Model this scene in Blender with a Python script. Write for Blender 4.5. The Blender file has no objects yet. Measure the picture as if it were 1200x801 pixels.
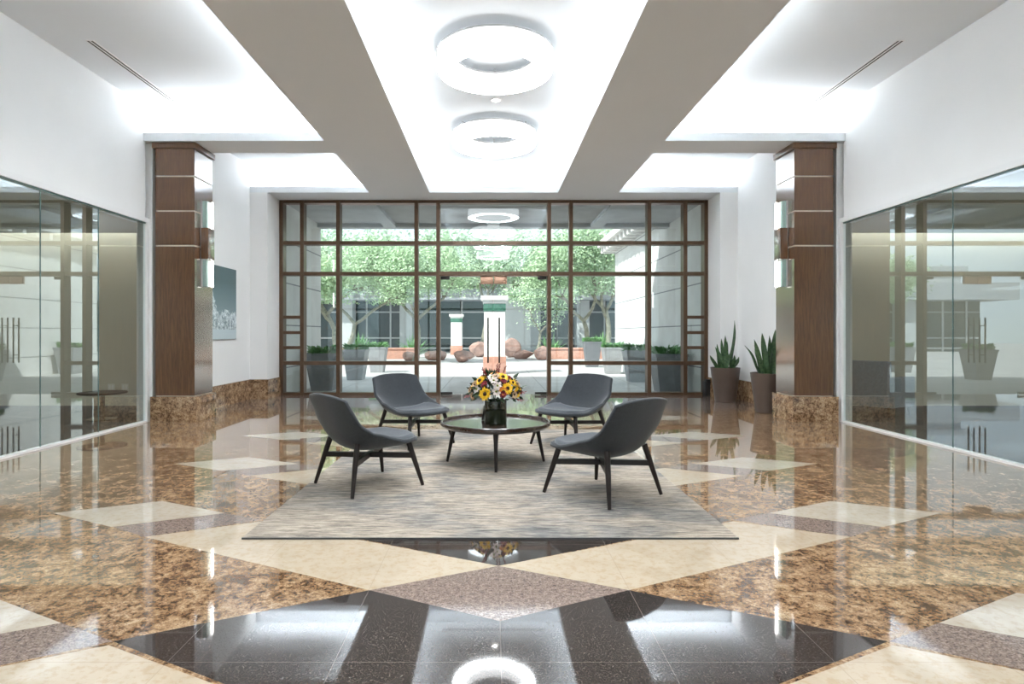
import bpy, bmesh, math, random
from mathutils import Vector, Matrix
R = math.radians
PI = math.pi
random.seed(7)
scene = bpy.context.scene
C = scene.collection

# ------------------------------------------------------------------ node helpers
def new_mat(name):
    m = bpy.data.materials.new(name); m.use_nodes = True
    nt = m.node_tree; nt.nodes.clear()
    out = nt.nodes.new('ShaderNodeOutputMaterial')
    return m, nt, out
def N(nt, t, **kw):
    n = nt.nodes.new(t)
    for k, v in kw.items():
        if k.startswith('_'): setattr(n, k[1:], v)
        else: n.inputs[k.replace('__', ' ')].default_value = v
    return n
def L(nt, a, b): nt.links.new(a, b)
def rgba(c): return (c[0], c[1], c[2], 1.0)
def ramp(nt, fac, stops, interp='LINEAR'):
    r = nt.nodes.new('ShaderNodeValToRGB'); r.color_ramp.interpolation = interp
    e = r.color_ramp.elements
    while len(e) < len(stops): e.new(0.5)
    for i, (p, c) in enumerate(stops):
        e[i].position = p; e[i].color = rgba(c)
    L(nt, fac, r.inputs['Fac']); return r.outputs['Color']
def mixc(nt, fac, a, b, mode='MIX'):
    m = nt.nodes.new('ShaderNodeMix'); m.data_type = 'RGBA'; m.blend_type = mode
    for sock, v in ((m.inputs[0], fac), (m.inputs[6], a), (m.inputs[7], b)):
        if hasattr(v, 'is_linked'): L(nt, v, sock)
        elif isinstance(v, (tuple, list)): sock.default_value = rgba(v)
        else: sock.default_value = v
    return m.outputs[2]
def mth(nt, op, a, b=None, clamp=False):
    m = nt.nodes.new('ShaderNodeMath'); m.operation = op; m.use_clamp = clamp
    for i, v in enumerate((a, b)):
        if v is None: continue
        if hasattr(v, 'is_linked'): L(nt, v, m.inputs[i])
        else: m.inputs[i].default_value = v
    return m.outputs[0]
def coords(nt, scale=(1, 1, 1), rot=(0, 0, 0)):
    tc = nt.nodes.new('ShaderNodeTexCoord'); mp = nt.nodes.new('ShaderNodeMapping')
    mp.inputs['Scale'].default_value = scale; mp.inputs['Rotation'].default_value = rot
    L(nt, tc.outputs['Object'], mp.inputs['Vector']); return mp.outputs['Vector']
def noise(nt, vec, scale, detail=3, rough=0.5, dist=0):
    n = N(nt, 'ShaderNodeTexNoise', Scale=scale, Detail=detail, Roughness=rough, Distortion=dist)
    L(nt, vec, n.inputs['Vector']); return n.outputs['Fac']
def voro(nt, vec, scale, feature='F1'):
    n = N(nt, 'ShaderNodeTexVoronoi', Scale=scale, _feature=feature)
    L(nt, vec, n.inputs['Vector']); return n
def principled(nt, out, color=None, rough=0.5, metal=0.0, **kw):
    p = nt.nodes.new('ShaderNodeBsdfPrincipled')
    if color is not None:
        if hasattr(color, 'is_linked'): L(nt, color, p.inputs['Base Color'])
        else: p.inputs['Base Color'].default_value = rgba(color)
    if hasattr(rough, 'is_linked'): L(nt, rough, p.inputs['Roughness'])
    else: p.inputs['Roughness'].default_value = rough
    p.inputs['Metallic'].default_value = metal
    for k, v in kw.items(): p.inputs[k.replace('__', ' ')].default_value = v
    L(nt, p.outputs['BSDF'], out.inputs['Surface']); return p
def bump(nt, p, height, strength=0.2, dist=0.01):
    b = N(nt, 'ShaderNodeBump', Strength=strength, Distance=dist)
    L(nt, height, b.inputs['Height']); L(nt, b.outputs['Normal'], p.inputs['Normal'])

def plain(name, color, rough=0.5, metal=0.0, var=0.06, vs=6.0, **kw):
    m, nt, out = new_mat(name)
    v = coords(nt); f = noise(nt, v, vs, 3)
    lo = tuple(max(0, c*(1-var)) for c in color); hi = tuple(min(1, c*(1+var)) for c in color)
    principled(nt, out, ramp(nt, f, [(0.3, lo), (0.7, hi)]), rough, metal, **kw)
    return m
def emit(name, color, strength):
    m, nt, out = new_mat(name)
    e = N(nt, 'ShaderNodeEmission', Color=rgba(color), Strength=strength)
    L(nt, e.outputs[0], out.inputs['Surface']); return m
def glass_mat(name, tint, f0, power, rough=0.0, scale=0.9):
    """thin architectural glass: tinted see-through plus an angle-dependent mirror"""
    m, nt, out = new_mat(name)
    t = N(nt, 'ShaderNodeBsdfTransparent', Color=rgba(tint))
    g = N(nt, 'ShaderNodeBsdfGlossy', Roughness=rough); g.inputs['Color'].default_value = (.90, .97, 1.0, 1)
    lw = N(nt, 'ShaderNodeLayerWeight', Blend=0.5)
    f = mth(nt, 'POWER', lw.outputs['Facing'], power)
    f = mth(nt, 'MULTIPLY', f, scale)
    f = mth(nt, 'ADD', f, f0, clamp=True)
    mx = nt.nodes.new('ShaderNodeMixShader')
    L(nt, f, mx.inputs[0]); L(nt, t.outputs[0], mx.inputs[1]); L(nt, g.outputs[0], mx.inputs[2])
    L(nt, mx.outputs[0], out.inputs['Surface']); return m

# ------------------------------------------------------------------ floor stones
TILE = 0.636
def joint_mask(nt, v):
    sx = nt.nodes.new('ShaderNodeSeparateXYZ'); L(nt, v, sx.inputs[0])
    def line(c, off, wd):
        a = mth(nt, 'ADD', c, off)
        a = mth(nt, 'DIVIDE', a, TILE)
        a = mth(nt, 'FRACT', a)
        a = mth(nt, 'SUBTRACT', a, 0.5)
        a = mth(nt, 'ABSOLUTE', a)
        return mth(nt, 'LESS_THAN', a, wd/TILE)
    gx = line(sx.outputs['X'], TILE*0.5 + TILE*20, 0.0013)
    gy = line(sx.outputs['Y'], TILE*0.5 - 2.275 + TILE*20, 0.0013)
    return mth(nt, 'MAXIMUM', gx, gy)
def stone(name, build, rough=0.045, joint=(0.16, 0.13, 0.11), jm=0.55, **kw):
    m, nt, out = new_mat(name)
    v = coords(nt)
    col = build(nt, v)
    j = mth(nt, 'MULTIPLY', joint_mask(nt, v), jm)
    col = mixc(nt, j, col, joint)
    principled(nt, out, col, rough, 0.0, **kw)
    return m
def st_brown(nt, v):
    n0 = noise(nt, v, 7, 4, 0.6, .8)
    n1 = noise(nt, v, 20, 6, 0.7, .8)
    n2 = noise(nt, v, 50, 4, 0.7, .4)
    n3 = noise(nt, v, 130, 3, 0.7)
    f = mth(nt, 'ADD', mth(nt, 'ADD', mth(nt, 'MULTIPLY', n0, .30), mth(nt, 'MULTIPLY', n1, .40)), mth(nt, 'MULTIPLY', n2, .30))
    c = ramp(nt, f, [(.395, (.050, .025, .012)), (.455, (.155, .086, .043)), (.50, (.315, .195, .107)), (.55, (.46, .315, .187)), (.62, (.60, .46, .31))])
    fl = ramp(nt, n3, [(.36, (.30, .24, .20)), (.45, (.95, .92, .9)), (.7, (1.12, 1.1, 1.08))])
    return mixc(nt, 1.0, c, fl, 'MULTIPLY')
def st_mauve(nt, v):
    n = noise(nt, v, 42, 4, 0.7); n2 = noise(nt, v, 120, 2, 0.6)
    c = ramp(nt, n, [(.34, (.10, .070, .060)), (.48, (.235, .165, .135)), (.62, (.40, .30, .25))])
    return mixc(nt, .35, c, ramp(nt, n2, [(.4, (.06, .045, .04)), (.6, (.5, .42, .37))]))
def st_dark(nt, v):
    n = noise(nt, v, 130, 3, 0.7); n2 = noise(nt, v, 30, 3, .6)
    c = ramp(nt, n, [(.38, (.016, .013, .012)), (.52, (.042, .034, .031)), (.68, (.14, .115, .10))])
    return mixc(nt, .25, c, ramp(nt, n2, [(.4, (.03, .024, .02)), (.65, (.09, .07, .06))]))
def st_cream(nt, v):
    n = noise(nt, v, 3.0, 5, 0.65, 1.2); n2 = noise(nt, v, 24, 5, .7)
    c = ramp(nt, n, [(.3, (.52, .42, .305)), (.5, (.575, .475, .355)), (.7, (.60, .505, .39))])
    vein = ramp(nt, n2, [(.40, (.90, .84, .76)), (.5, (1, 1, 1)), (1, (1, 1, 1))])
    return mixc(nt, .8, c, vein, 'MULTIPLY')
def st_ivory(nt, v):
    n = noise(nt, v, 3.0, 5, 0.65, 1.2); n2 = noise(nt, v, 24, 5, .7)
    c = ramp(nt, n, [(.3, (.53, .455, .365)), (.7, (.62, .55, .455))])
    vein = ramp(nt, n2, [(.40, (.88, .84, .78)), (.5, (1, 1, 1)), (1, (1, 1, 1))])
    return mixc(nt, .8, c, vein, 'MULTIPLY')

M = {}
SPEC = dict(Coat__Weight=0.55, Coat__Roughness=0.02, Coat__IOR=1.5)
M['brown'] = stone('brown_granite', st_brown, **SPEC)
M['mauve'] = stone('mauve_granite', st_mauve, **SPEC)
M['dark'] = stone('charcoal_granite', st_dark, joint=(.30, .27, .25), jm=.5, **SPEC)
M['cream'] = stone('cream_marble', st_cream, joint=(.42, .33, .24), jm=.8, **SPEC)
M['ivory'] = stone('ivory_marble', st_ivory, jm=0.0, **SPEC)
def base_granite():
    m, nt, out = new_mat('baseboard_granite'); v = coords(nt)
    principled(nt, out, st_brown(nt, v), .12, 0.0); return m
M['base'] = base_granite()
M['carpet'] = plain('dark_carpet', (.045, .05, .055), .9, var=.3, vs=80)
M['white'] = plain('white_paint', (.84, .84, .835), .6, var=.012, vs=2)
M['ceil'] = plain('ceiling_paint', (.80, .835, .865), .75, var=.008, vs=1.5)
M['trim'] = plain('trim_white', (.82, .82, .82), .35, var=.01)
M['tan'] = plain('tan_wall', (.60, .57, .47), .7, var=.02, vs=2)
M['bronze'] = plain('bronze_frame', (.100, .056, .030), .36, .3, var=.12, vs=5)
M['bronze_dark'] = plain('dark_bronze', (.028, .024, .021), .35, .5)
M['copper'] = plain('copper_patch', (.42, .25, .17), .35, .6)
M['chrome'] = plain('steel', (.16, .165, .17), .25, .9, var=.05)
M['glass'] = glass_mat('window_glass', (.86, .95, .925), .10, 3.0)
M['glass_side'] = glass_mat('partition_glass', (.84, .90, .87), .10, 1.5, scale=.95)
M['glass_door'] = glass_mat('door_glass', (.88, .95, .93), .07, 3.2)
M['glass_edge'] = plain('glass_edge', (.10, .16, .15), .15, var=.05)
M['cove'] = emit('cove_led', (.95, .98, 1.0), 15.0)
M['cove_mid'] = emit('cove_led_centre', (.95, .98, 1.0), 6.5)
M['ring'] = emit('ring_diffuser', (.93, .97, 1.0), 15.0)
M['ring_side'] = emit('ring_side_diffuser', (.96, .985, 1.0), 1.3)
M['sconce_lit'] = emit('sconce_glass', (1.0, .97, .92), 3.2)
M['down'] = emit('downlight_lens', (1.0, .97, .93), 5.0)
M['panel'] = emit('side_room_panel', (.96, .98, 1.0), 5.0)
M['panel_soft'] = emit('side_room_soft_panel', (.96, .98, 1.0), 2.6)
M['silver'] = plain('silver_trim', (.45, .45, .45), .4, .3)
M['slot'] = plain('slot_dark', (.05, .05, .05), .7)
M['teal_glass'] = plain('frosted_teal_glass', (.30, .42, .38), .25)
M['joint'] = plain('pale_reveal', (.74, .66, .55), .45, var=.02)

def wood_mat(name, dark, mid, light, rough, sc=(9, 9, .7), **kw):
    m, nt, out = new_mat(name)
    v = coords(nt, sc)
    n = noise(nt, v, 4.0, 5, .6, .6)
    n2 = noise(nt, coords(nt, (60, 60, 2.2)), 3.0, 3, .6)
    c = ramp(nt, n, [(.3, dark), (.5, mid), (.72, light)])
    c = mixc(nt, .35, c, ramp(nt, n2, [(.35, dark), (.65, light)]))
    p = principled(nt, out, c, rough, 0.0, **kw); return m
M['wood'] = wood_mat('walnut_veneer', (.062, .025, .008), (.110, .047, .015), (.165, .075, .027), .35, Specular__IOR__Level=.25)
M['wood_matt'] = wood_mat('walnut_cap', (.060, .026, .010), (.105, .05, .020), (.15, .075, .032), .4)
def lacquer(m, f0, power, scale, rough):
    nt = m.node_tree; out = next(n for n in nt.nodes if n.type == 'OUTPUT_MATERIAL'); src = out.inputs['Surface'].links[0].from_socket
    g = N(nt, 'ShaderNodeBsdfGlossy', Roughness=rough); g.inputs['Color'].default_value = (1, 1, 1, 1)
    lw = N(nt, 'ShaderNodeLayerWeight', Blend=.5)
    f = mth(nt, 'ADD', mth(nt, 'MULTIPLY', mth(nt, 'POWER', lw.outputs['Facing'], power), scale), f0, clamp=True)
    mx = nt.nodes.new('ShaderNodeMixShader'); L(nt, f, mx.inputs[0]); L(nt, src, mx.inputs[1]); L(nt, g.outputs[0], mx.inputs[2]); L(nt, mx.outputs[0], out.inputs['Surface'])
lacquer(M['wood'], .015, 1.8, 1.0, .15)
M['walnut'] = wood_mat('dark_walnut', (.006, .003, .0025), (.011, .0055, .004), (.022, .010, .007), .42, (20, 20, 6))
M['tabletop'] = wood_mat('table_walnut', (.020, .011, .008), (.034, .019, .013), (.055, .031, .022), .22, (3, 20, 20), Coat__Weight=.5, Coat__Roughness=.06)

def fabric(name, col, fleck, bs=.25):
    m, nt, out = new_mat(name)
    v = coords(nt, (1, 1, 1))
    n = noise(nt, v, 190, 2, .8); n2 = noise(nt, v, 36, 3, .7)
    c = ramp(nt, n, [(.35, tuple(x*.55 for x in col)), (.55, col), (.72, fleck)])
    c = mixc(nt, .35, c, ramp(nt, n2, [(.35, tuple(x*.7 for x in col)), (.65, tuple(x*1.25 for x in col))]))
    p = principled(nt, out, c, .9, 0.0, Sheen__Weight=.25, Sheen__Roughness=.5)
    bump(nt, p, n, bs, .004); return m
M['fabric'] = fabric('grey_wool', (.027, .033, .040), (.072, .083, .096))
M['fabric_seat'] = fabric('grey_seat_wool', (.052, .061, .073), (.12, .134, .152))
M['chair_blue'] = fabric('blue_grey_upholstery', (.30, .34, .38), (.42, .46, .50))

def rug_mat():
    m, nt, out = new_mat('distressed_rug')
    v = coords(nt)
    st = noise(nt, coords(nt, (3.2, 30, 1)), 1.5, 6, .78, .5)
    st2 = noise(nt, coords(nt, (7, 80, 1)), 1.6, 5, .8, .3)
    zone = noise(nt, coords(nt, (.8, 1.5, 1)), 1.5, 5, .62, .6)
    zone2 = noise(nt, coords(nt, (1.0, 2.2, 1), (0, 0, .25)), 2.2, 4, .65)
    base = ramp(nt, zone, [(.36, (.20, .197, .196)), (.45, (.31, .285, .26)), (.54, (.42, .36, .30)), (.66, (.50, .43, .355))])
    s = ramp(nt, st, [(.36, (.20, .20, .21)), (.46, (.60, .59, .58)), (.54, (1.05, 1.03, 1.0)), (.66, (1.38, 1.34, 1.28))])
    c = mixc(nt, .9, base, s, 'MULTIPLY')
    k = ramp(nt, st2, [(.52, (0, 0, 0)), (.60, (1, 1, 1))])
    k2 = ramp(nt, zone2, [(.42, (0, 0, 0)), (.62, (1, 1, 1))])
    c = mixc(nt, mth(nt, 'MULTIPLY', mth(nt, 'MULTIPLY', k, k2), .75), c, (.085, .08, .085))
    k3 = ramp(nt, st2, [(.36, (1, 1, 1)), (.46, (0, 0, 0))])
    c = mixc(nt, mth(nt, 'MULTIPLY', k3, .55), c, (.47, .42, .36))
    g = noise(nt, v, 240, 2, .8)
    c = mixc(nt, .5, c, ramp(nt, g, [(.3, (.55, .55, .55)), (.7, (1.3, 1.3, 1.3))]), 'MULTIPLY')
    p = principled(nt, out, c, .95, 0.0)
    bump(nt, p, g, .3, .004); return m
M['rug'] = rug_mat()
M['rug_edge'] = plain('rug_binding', (.10, .10, .10), .9)
M['pot'] = plain('bronze_pot', (.098, .070, .056), .38, .1, var=.12, vs=3)
M['soil'] = plain('soil', (.035, .025, .018), .95, var=.4, vs=40)
def leaf_mat(name, a, b, rough=.45, vs=9, trans=0.0):
    m, nt, out = new_mat(name)
    n = noise(nt, coords(nt), vs, 3, .6)
    principled(nt, out, ramp(nt, n, [(.3, a), (.7, b)]), rough, 0.0); return m
M['snake'] = leaf_mat('snake_leaf', (.012, .045, .018), (.075, .15, .055), .35, 26)
M['bush'] = leaf_mat('bush_leaf', (.05, .17, .045), (.16, .36, .12), .5, 7)
M['agave'] = leaf_mat('agave_leaf', (.08, .22, .07), (.22, .42, .16), .5, 5)
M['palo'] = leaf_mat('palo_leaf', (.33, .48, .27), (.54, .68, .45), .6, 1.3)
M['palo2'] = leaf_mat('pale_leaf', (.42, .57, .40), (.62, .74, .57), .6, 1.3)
M['bark'] = plain('palo_bark', (.21, .20, .15), .8, var=.35, vs=6)
M['foliage'] = leaf_mat('bouquet_leaf', (.006, .02, .008), (.03, .065, .02), .5, 30)
M['petal_y'] = plain('yellow_petal', (.86, .50, .015), .6, var=.2, vs=60)
M['petal_o'] = plain('orange_petal', (.62, .20, .02), .6, var=.25, vs=60)
M['petal_w'] = plain('cream_petal', (.60, .51, .46), .6, var=.12, vs=60)
M['petal_r'] = plain('burgundy_petal', (.20, .015, .025), .6, var=.3, vs=60)
M['petal_k'] = plain('tan_petal', (.50, .34, .20), .6, var=.2, vs=60)
M['disc'] = plain('seed_disc', (.035, .015, .006), .9, var=.4, vs=150)
M['disc_g'] = plain('green_disc', (.20, .24, .05), .9, var=.3, vs=150)
def vase_mat():
    m, nt, out = new_mat('leaf_lined_vase')
    n = noise(nt, coords(nt, (6, 6, 2)), 5, 3, .6)
    principled(nt, out, ramp(nt, n, [(.3, (.006, .012, .006)), (.7, (.02, .035, .014))]), .05, 0.0, Coat__Weight=1.0, Coat__Roughness=.01)
    return m
M['vase'] = vase_mat()
M['black'] = plain('black_plastic', (.012, .012, .013), .45)
M['plate'] = plain('outlet_plate', (.75, .73, .66), .4)
M['stucco'] = plain('white_stucco', (.80, .78, .76), .8, var=.03, vs=12)
M['salmon'] = plain('salmon_stone', (.52, .27, .20), .8, var=.15, vs=9)
M['green_band'] = plain('green_marble', (.05, .16, .11), .3, var=.3, vs=12)
M['rock'] = plain('red_boulder', (.36, .22, .18), .9, var=.35, vs=3)
M['planter'] = plain('grey_planter', (.165, .17, .185), .6, var=.08, vs=6)
M['planter_w'] = plain('pale_planter', (.30, .30, .31), .6, var=.08, vs=6)
M['concrete'] = plain('concrete', (.46, .46, .46), .85, var=.08, vs=3)
M['bldg'] = plain('building_wall', (.40, .42, .45), .85, var=.05, vs=1)
M['bldg_light'] = plain('building_light', (.52, .53, .54), .85, var=.04, vs=1)
M['bglass'] = plain('building_glass', (.035, .055, .06), .12, var=.2, vs=.6)
def paving():
    m, nt, out = new_mat('pale_paving'); v = coords(nt)
    n = noise(nt, v, 1.2, 5, .6)
    c = ramp(nt, n, [(.3, (.48, .46, .45)), (.7, (.60, .575, .56))])
    br = N(nt, 'ShaderNodeTexBrick', Scale=1.0, Mortar__Size=.012); br.inputs['Brick Width'].default_value = 1.2; br.inputs['Row Height'].default_value = 1.2
    br.offset = 0.0
    br.inputs['Color1'].default_value = (1, 1, 1, 1); br.inputs['Color2'].default_value = (.93, .93, .93, 1); br.inputs['Mortar'].default_value = (.6, .6, .6, 1)
    L(nt, v, br.inputs['Vector'])
    principled(nt, out, mixc(nt, 1, c, br.outputs['Color'], 'MULTIPLY'), .8); return m
M['paving'] = paving()
def stone_wall():
    m, nt, out = new_mat('white_stone_wall'); v = coords(nt)
    sx = nt.nodes.new('ShaderNodeSeparateXYZ'); L(nt, v, sx.inputs[0])
    n = noise(nt, v, 2.2, 4, .6)
    c = ramp(nt, n, [(.3, (.66, .65, .63)), (.7, (.76, .75, .735))])
    a = mth(nt, 'FRACT', mth(nt, 'DIVIDE', mth(nt, 'ADD', sx.outputs['Z'], .38), .9))
    j = mth(nt, 'LESS_THAN', a, .03)
    principled(nt, out, mixc(nt, j, c, (.22, .23, .24)), .85); return m
M['stonewall'] = stone_wall()
def art_mat():
    m, nt, out = new_mat('photo_print')
    v = coords(nt)
    sx = nt.nodes.new('ShaderNodeSeparateXYZ'); L(nt, v, sx.inputs[0])
    y, z = sx.outputs['Y'], sx.outputs['Z']
    # teal backdrop, pale table strip, heap of white frothy shapes with a tall peak
    bg = ramp(nt, z, [(0, (.28, .38, .42)), (1, (.07, .12, .135))])
    strip = mth(nt, 'LESS_THAN', z, .17)
    n = noise(nt, v, 16, 5, .7); n2 = noise(nt, v, 5, 3, .6)
    d1 = mth(nt, 'ABSOLUTE', mth(nt, 'SUBTRACT', y, .30))
    hgt = mth(nt, 'SUBTRACT', .86, mth(nt, 'MULTIPLY', d1, 2.0))
    hgt2 = mth(nt, 'ADD', .36, mth(nt, 'MULTIPLY', n2, .22))
    top = mth(nt, 'MAXIMUM', hgt, hgt2)
    top = mth(nt, 'ADD', top, mth(nt, 'MULTIPLY', mth(nt, 'SUBTRACT', n, .5), .35))
    heap = mth(nt, 'LESS_THAN', z, top)
    froth = ramp(nt, n, [(.36, (.10, .16, .18)), (.5, (.42, .50, .53)), (.62, (.80, .86, .88))])
    c = mixc(nt, heap, bg, froth)
    c = mixc(nt, strip, c, (.50, .60, .64))
    principled(nt, out, c, .35); return m
M['art'] = art_mat()
M['art_edge'] = plain('canvas_edge', (.16, .2, .21), .6)

# ------------------------------------------------------------------ mesh helpers
def box(bm, x0, x1, y0, y1, z0, z1, bev=0.0, mi=0):
    vs = [bm.verts.new((x, y, z)) for x in (x0, x1) for y in (y0, y1) for z in (z0, z1)]
    idx = [(0, 1, 3, 2), (4, 6, 7, 5), (0, 4, 5, 1), (2, 3, 7, 6), (0, 2, 6, 4), (1, 5, 7, 3)]
    fs = [bm.faces.new([vs[i] for i in f]) for f in idx]
    for f in fs: f.material_index = mi
    if bev > 0:
        es = list({e for f in fs for e in f.edges})
        r = bmesh.ops.bevel(bm, geom=es, offset=bev, segments=2, affect='EDGES', profile=.6)
        for f in r['faces']: f.material_index = mi
def quad(bm, pts, mi=0):
    f = bm.faces.new([bm.verts.new(p) for p in pts]); f.material_index = mi; return f
def poly(bm, pts, z, mi):
    f = bm.faces.new([bm.verts.new((p[0], p[1], z)) for p in pts]); f.material_index = mi
    f.normal_update()
    if f.normal.z < 0: f.normal_flip()
def lathe(bm, prof, n=32, cx=0, cy=0, closed=False, mi=0):
    rings = []
    for r, z in prof:
        if r < 1e-6: rings.append([bm.verts.new((cx, cy, z))])
        else: rings.append([bm.verts.new((cx + r*math.cos(2*PI*k/n), cy + r*math.sin(2*PI*k/n), z)) for k in range(n)])
    pairs = list(zip(rings, rings[1:]))
    if closed: pairs.append((rings[-1], rings[0]))
    for a, b in pairs:
        for k in range(n):
            k2 = (k+1) % n
            if len(a) == 1 and len(b) == 1: continue
            if len(a) == 1: f = bm.faces.new((a[0], b[k2], b[k]))
            elif len(b) == 1: f = bm.faces.new((a[k], a[k2], b[0]))
            else: f = bm.faces.new((a[k], a[k2], b[k2], b[k]))
            f.material_index = mi
def tube(bm, pts, radii, n=8, cap=True, mi=0, sq=None):
    pts = [Vector(p) for p in pts]
    if not hasattr(radii, '__len__'): radii = [radii]*len(pts)
    t0 = (pts[1]-pts[0]).normalized()
    ref = Vector((0, 0, 1)) if abs(t0.z) < .9 else Vector((1, 0, 0))
    u = t0.cross(ref).normalized()
    rings = []
    for i, p in enumerate(pts):
        a = pts[max(0, i-1)]; b = pts[min(len(pts)-1, i+1)]
        t = (b-a).normalized()
        u = (u - t*u.dot(t))
        if u.length < 1e-6: u = t.orthogonal()
        u.normalize(); w = t.cross(u)
        rings.append([bm.verts.new(p + (u*math.cos(2*PI*k/n) + w*math.sin(2*PI*k/n))*radii[i]) for k in range(n)])
    for a, b in zip(rings, rings[1:]):
        for k in range(n):
            f = bm.faces.new((a[k], a[(k+1) % n], b[(k+1) % n], b[k])); f.material_index = mi
    if cap:
        for r in (rings[0][::-1], rings[-1]):
            f = bm.faces.new(r); f.material_index = mi
def bar(bm, a, b, w, h, mi=0):
    """rectangular bar from a to b (w sideways, h upward)"""
    a, b = Vector(a), Vector(b); t = (b-a).normalized()
    s = t.cross(Vector((0, 0, 1))).normalized(); u = s.cross(t)
    vs = []
    for p in (a, b):
        for i, j in ((-1, -1), (1, -1), (1, 1), (-1, 1)):
            vs.append(bm.verts.new(p + s*(i*w/2) + u*(j*h/2)))
    for f in ((3, 2, 1, 0), (4, 5, 6, 7), (0, 1, 5, 4), (1, 2, 6, 5), (2, 3, 7, 6), (3, 0, 4, 7)):
        bm.faces.new([vs[i] for i in f]).material_index = mi
def obj(name, bm, mats, parent=None, angle=35, flip=True):
    if flip: bmesh.ops.recalc_face_normals(bm, faces=bm.faces)
    me = bpy.data.meshes.new(name); bm.to_mesh(me); bm.free()
    for m in (mats if isinstance(mats, (list, tuple)) else [mats]): me.materials.append(M[m])
    if angle:
        me.polygons.foreach_set('use_smooth', [True]*len(me.polygons)); me.set_sharp_from_angle(angle=R(angle))
    o = bpy.data.objects.new(name, me); C.objects.link(o)
    if parent: o.parent = parent
    return o
def tag(o, label, cat, group=None):
    o['label'] = label; o['category'] = cat
    if group: o['group'] = group
    return o
def thing(name, label, cat, loc=(0, 0, 0), rz=0, group=None):
    o = bpy.data.objects.new(name, None); C.objects.link(o)
    o.location = loc; o.rotation_euler = (0, 0, rz); o.empty_display_size = .1
    return tag(o, label, cat, group)
def struct(name, bm, mats, parent=None, label=None, cat=None, angle=35):
    o = obj(name, bm, mats, parent, angle)
    if not parent:
        o['kind'] = 'structure'
        if label: tag(o, label, cat)
    return o
def dup(root, loc, rz=0, label=None):
    r = root.copy(); C.objects.link(r); r.location = loc; r.rotation_euler = (0, 0, rz)
    if label: r['label'] = label
    for ch in list(root.children):
        c = ch.copy(); C.objects.link(c); c.parent = r
        for g in list(ch.children):
            d = g.copy(); C.objects.link(d); d.parent = c
    return r
def B(): return bmesh.new()
def bake(o):
    """apply modifiers to the mesh"""
    bpy.context.view_layer.update()
    dg = bpy.context.evaluated_depsgraph_get()
    me = bpy.data.meshes.new_from_object(o.evaluated_get(dg))
    o.modifiers.clear(); o.data = me
    me.polygons.foreach_set('use_smooth', [True]*len(me.polygons))

# ------------------------------------------------------------------ room dimensions (m)
W = 4.95            # lobby half width at the glass partitions
YN = -5.0           # wall behind the viewer
YB = 11.5           # back wall face
YW = 12.24          # window plane
ZS = 3.97           # soffit underside
ZC = 4.47           # coffer ceiling
ZL = 4.085          # top of the cove lip
XC = 1.236          # half width of centre coffer
XB = 2.40           # outer edge of the long beams
YA0, YA1 = 8.42, 9.0  # cross beam
WJ = 4.36           # window opening half width

# floor ---------------------------------------------------------------
bm = B()
quad(bm, [(-W, YN, 0), (W, YN, 0), (W, 12.4, 0), (-W, 12.4, 0)], 0)
quad(bm, [(-10, YN, 0), (-W, YN, 0), (-W, 12.4, 0), (-10, 12.4, 0)], 5)
quad(bm, [(W, YN, 0), (10, YN, 0), (10, 12.4, 0), (W, 12.4, 0)], 5)
# slab sides and bottom
box(bm, -10, 10, YN, 12.4, -.25, -.004, mi=5)
P = 1.585; Z1, Z2 = .0003, .0006
def mir(pts): return [(-x, y) for x, y in pts]
for k in range(-4, 4):
    o = P*k
    cream = [(0, 3.22), (.633, 2.915), (2.175, 3.68), (1.575, 3.985)]
    dark = [(0, 2.60), (.633, 2.915), (1.577, 2.43), (0, 1.635)]
    mband = [(1.577, 2.43), (1.90, 2.585), (2.49, 2.285), (2.175, 2.095)]
    small = [(1.90, 2.585), (2.50, 2.885), (3.10, 2.585), (2.50, 2.285)]
    diam = [(0, 3.22), (.633, 2.915), (0, 2.60), (-.633, 2.915)]
    sh = lambda pp: [(x, y+o) for x, y in pp]
    if 3.985+o > 10.0: continue
    for s in (lambda q: q, mir):
        poly(bm, sh(s(cream)), Z1, 1)
        poly(bm, sh(s(dark)), Z1, 2)
        poly(bm, sh(s(mband)), Z1, 3)
        poly(bm, sh(s(small)), Z1, 4)
    poly(bm, sh(diam), Z1, 3)
poly(bm, [(-4.7, 9.75), (4.7, 9.75), (4.7, 12.39), (-4.7, 12.39)], Z2, 3)
for k in (4,):
    o = P*k
    for s in (lambda q: q, mir):
        poly(bm, [(x, y+o) for x, y in s([(1.90, 2.585), (2.50, 2.885), (3.10, 2.585), (2.50, 2.285)])], Z2+.0003, 4)
struct('floor', bm, ['brown', 'cream', 'dark', 'mauve', 'ivory', 'carpet'], angle=0)

# ceiling ---------------------------------------------------------------
bm = B()
YE = 11.5           # far lip
G = .30             # ledge behind each lip
# upper ceiling plane and roof slab
box(bm, -10, 10, YN-.3, 12.4, ZC, ZC+.25)
T = .03
def slab(x0, x1, y0, y1): box(bm, x0, x1, y0, y1, ZS, ZS+T)
for s in (-1, 1):
    a, b = sorted((s*XC, s*XB)); slab(a, b, YN, YE)                    # long beam
    a, b = sorted((s*(XC+G), s*(XB-G))); box(bm, a, b, YN, 11.86, ZS+T, ZC)  # its core
    a, b = sorted((s*XC, s*(XC+T))); box(bm, a, b, YN, YE, ZS+T, ZL)       # lips
    a, b = sorted((s*(XB-T), s*XB)); box(bm, a, b, YN, YA0, ZS+T, ZL); box(bm, a, b, YA1, YE, ZS+T, ZL)
    a, b = sorted((s*XB, s*(W+.02))); slab(a, b, YA0, YA1)                 # cross beam
    box(bm, a, b, YA0, YA0+T, ZS+T, ZL); box(bm, a, b, YA0+.26, YA1, ZS+T, ZC)
    a, b = sorted((s*XB, s*4.72)); box(bm, a, b, YE, YE+T, ZS+T, ZL)
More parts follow.
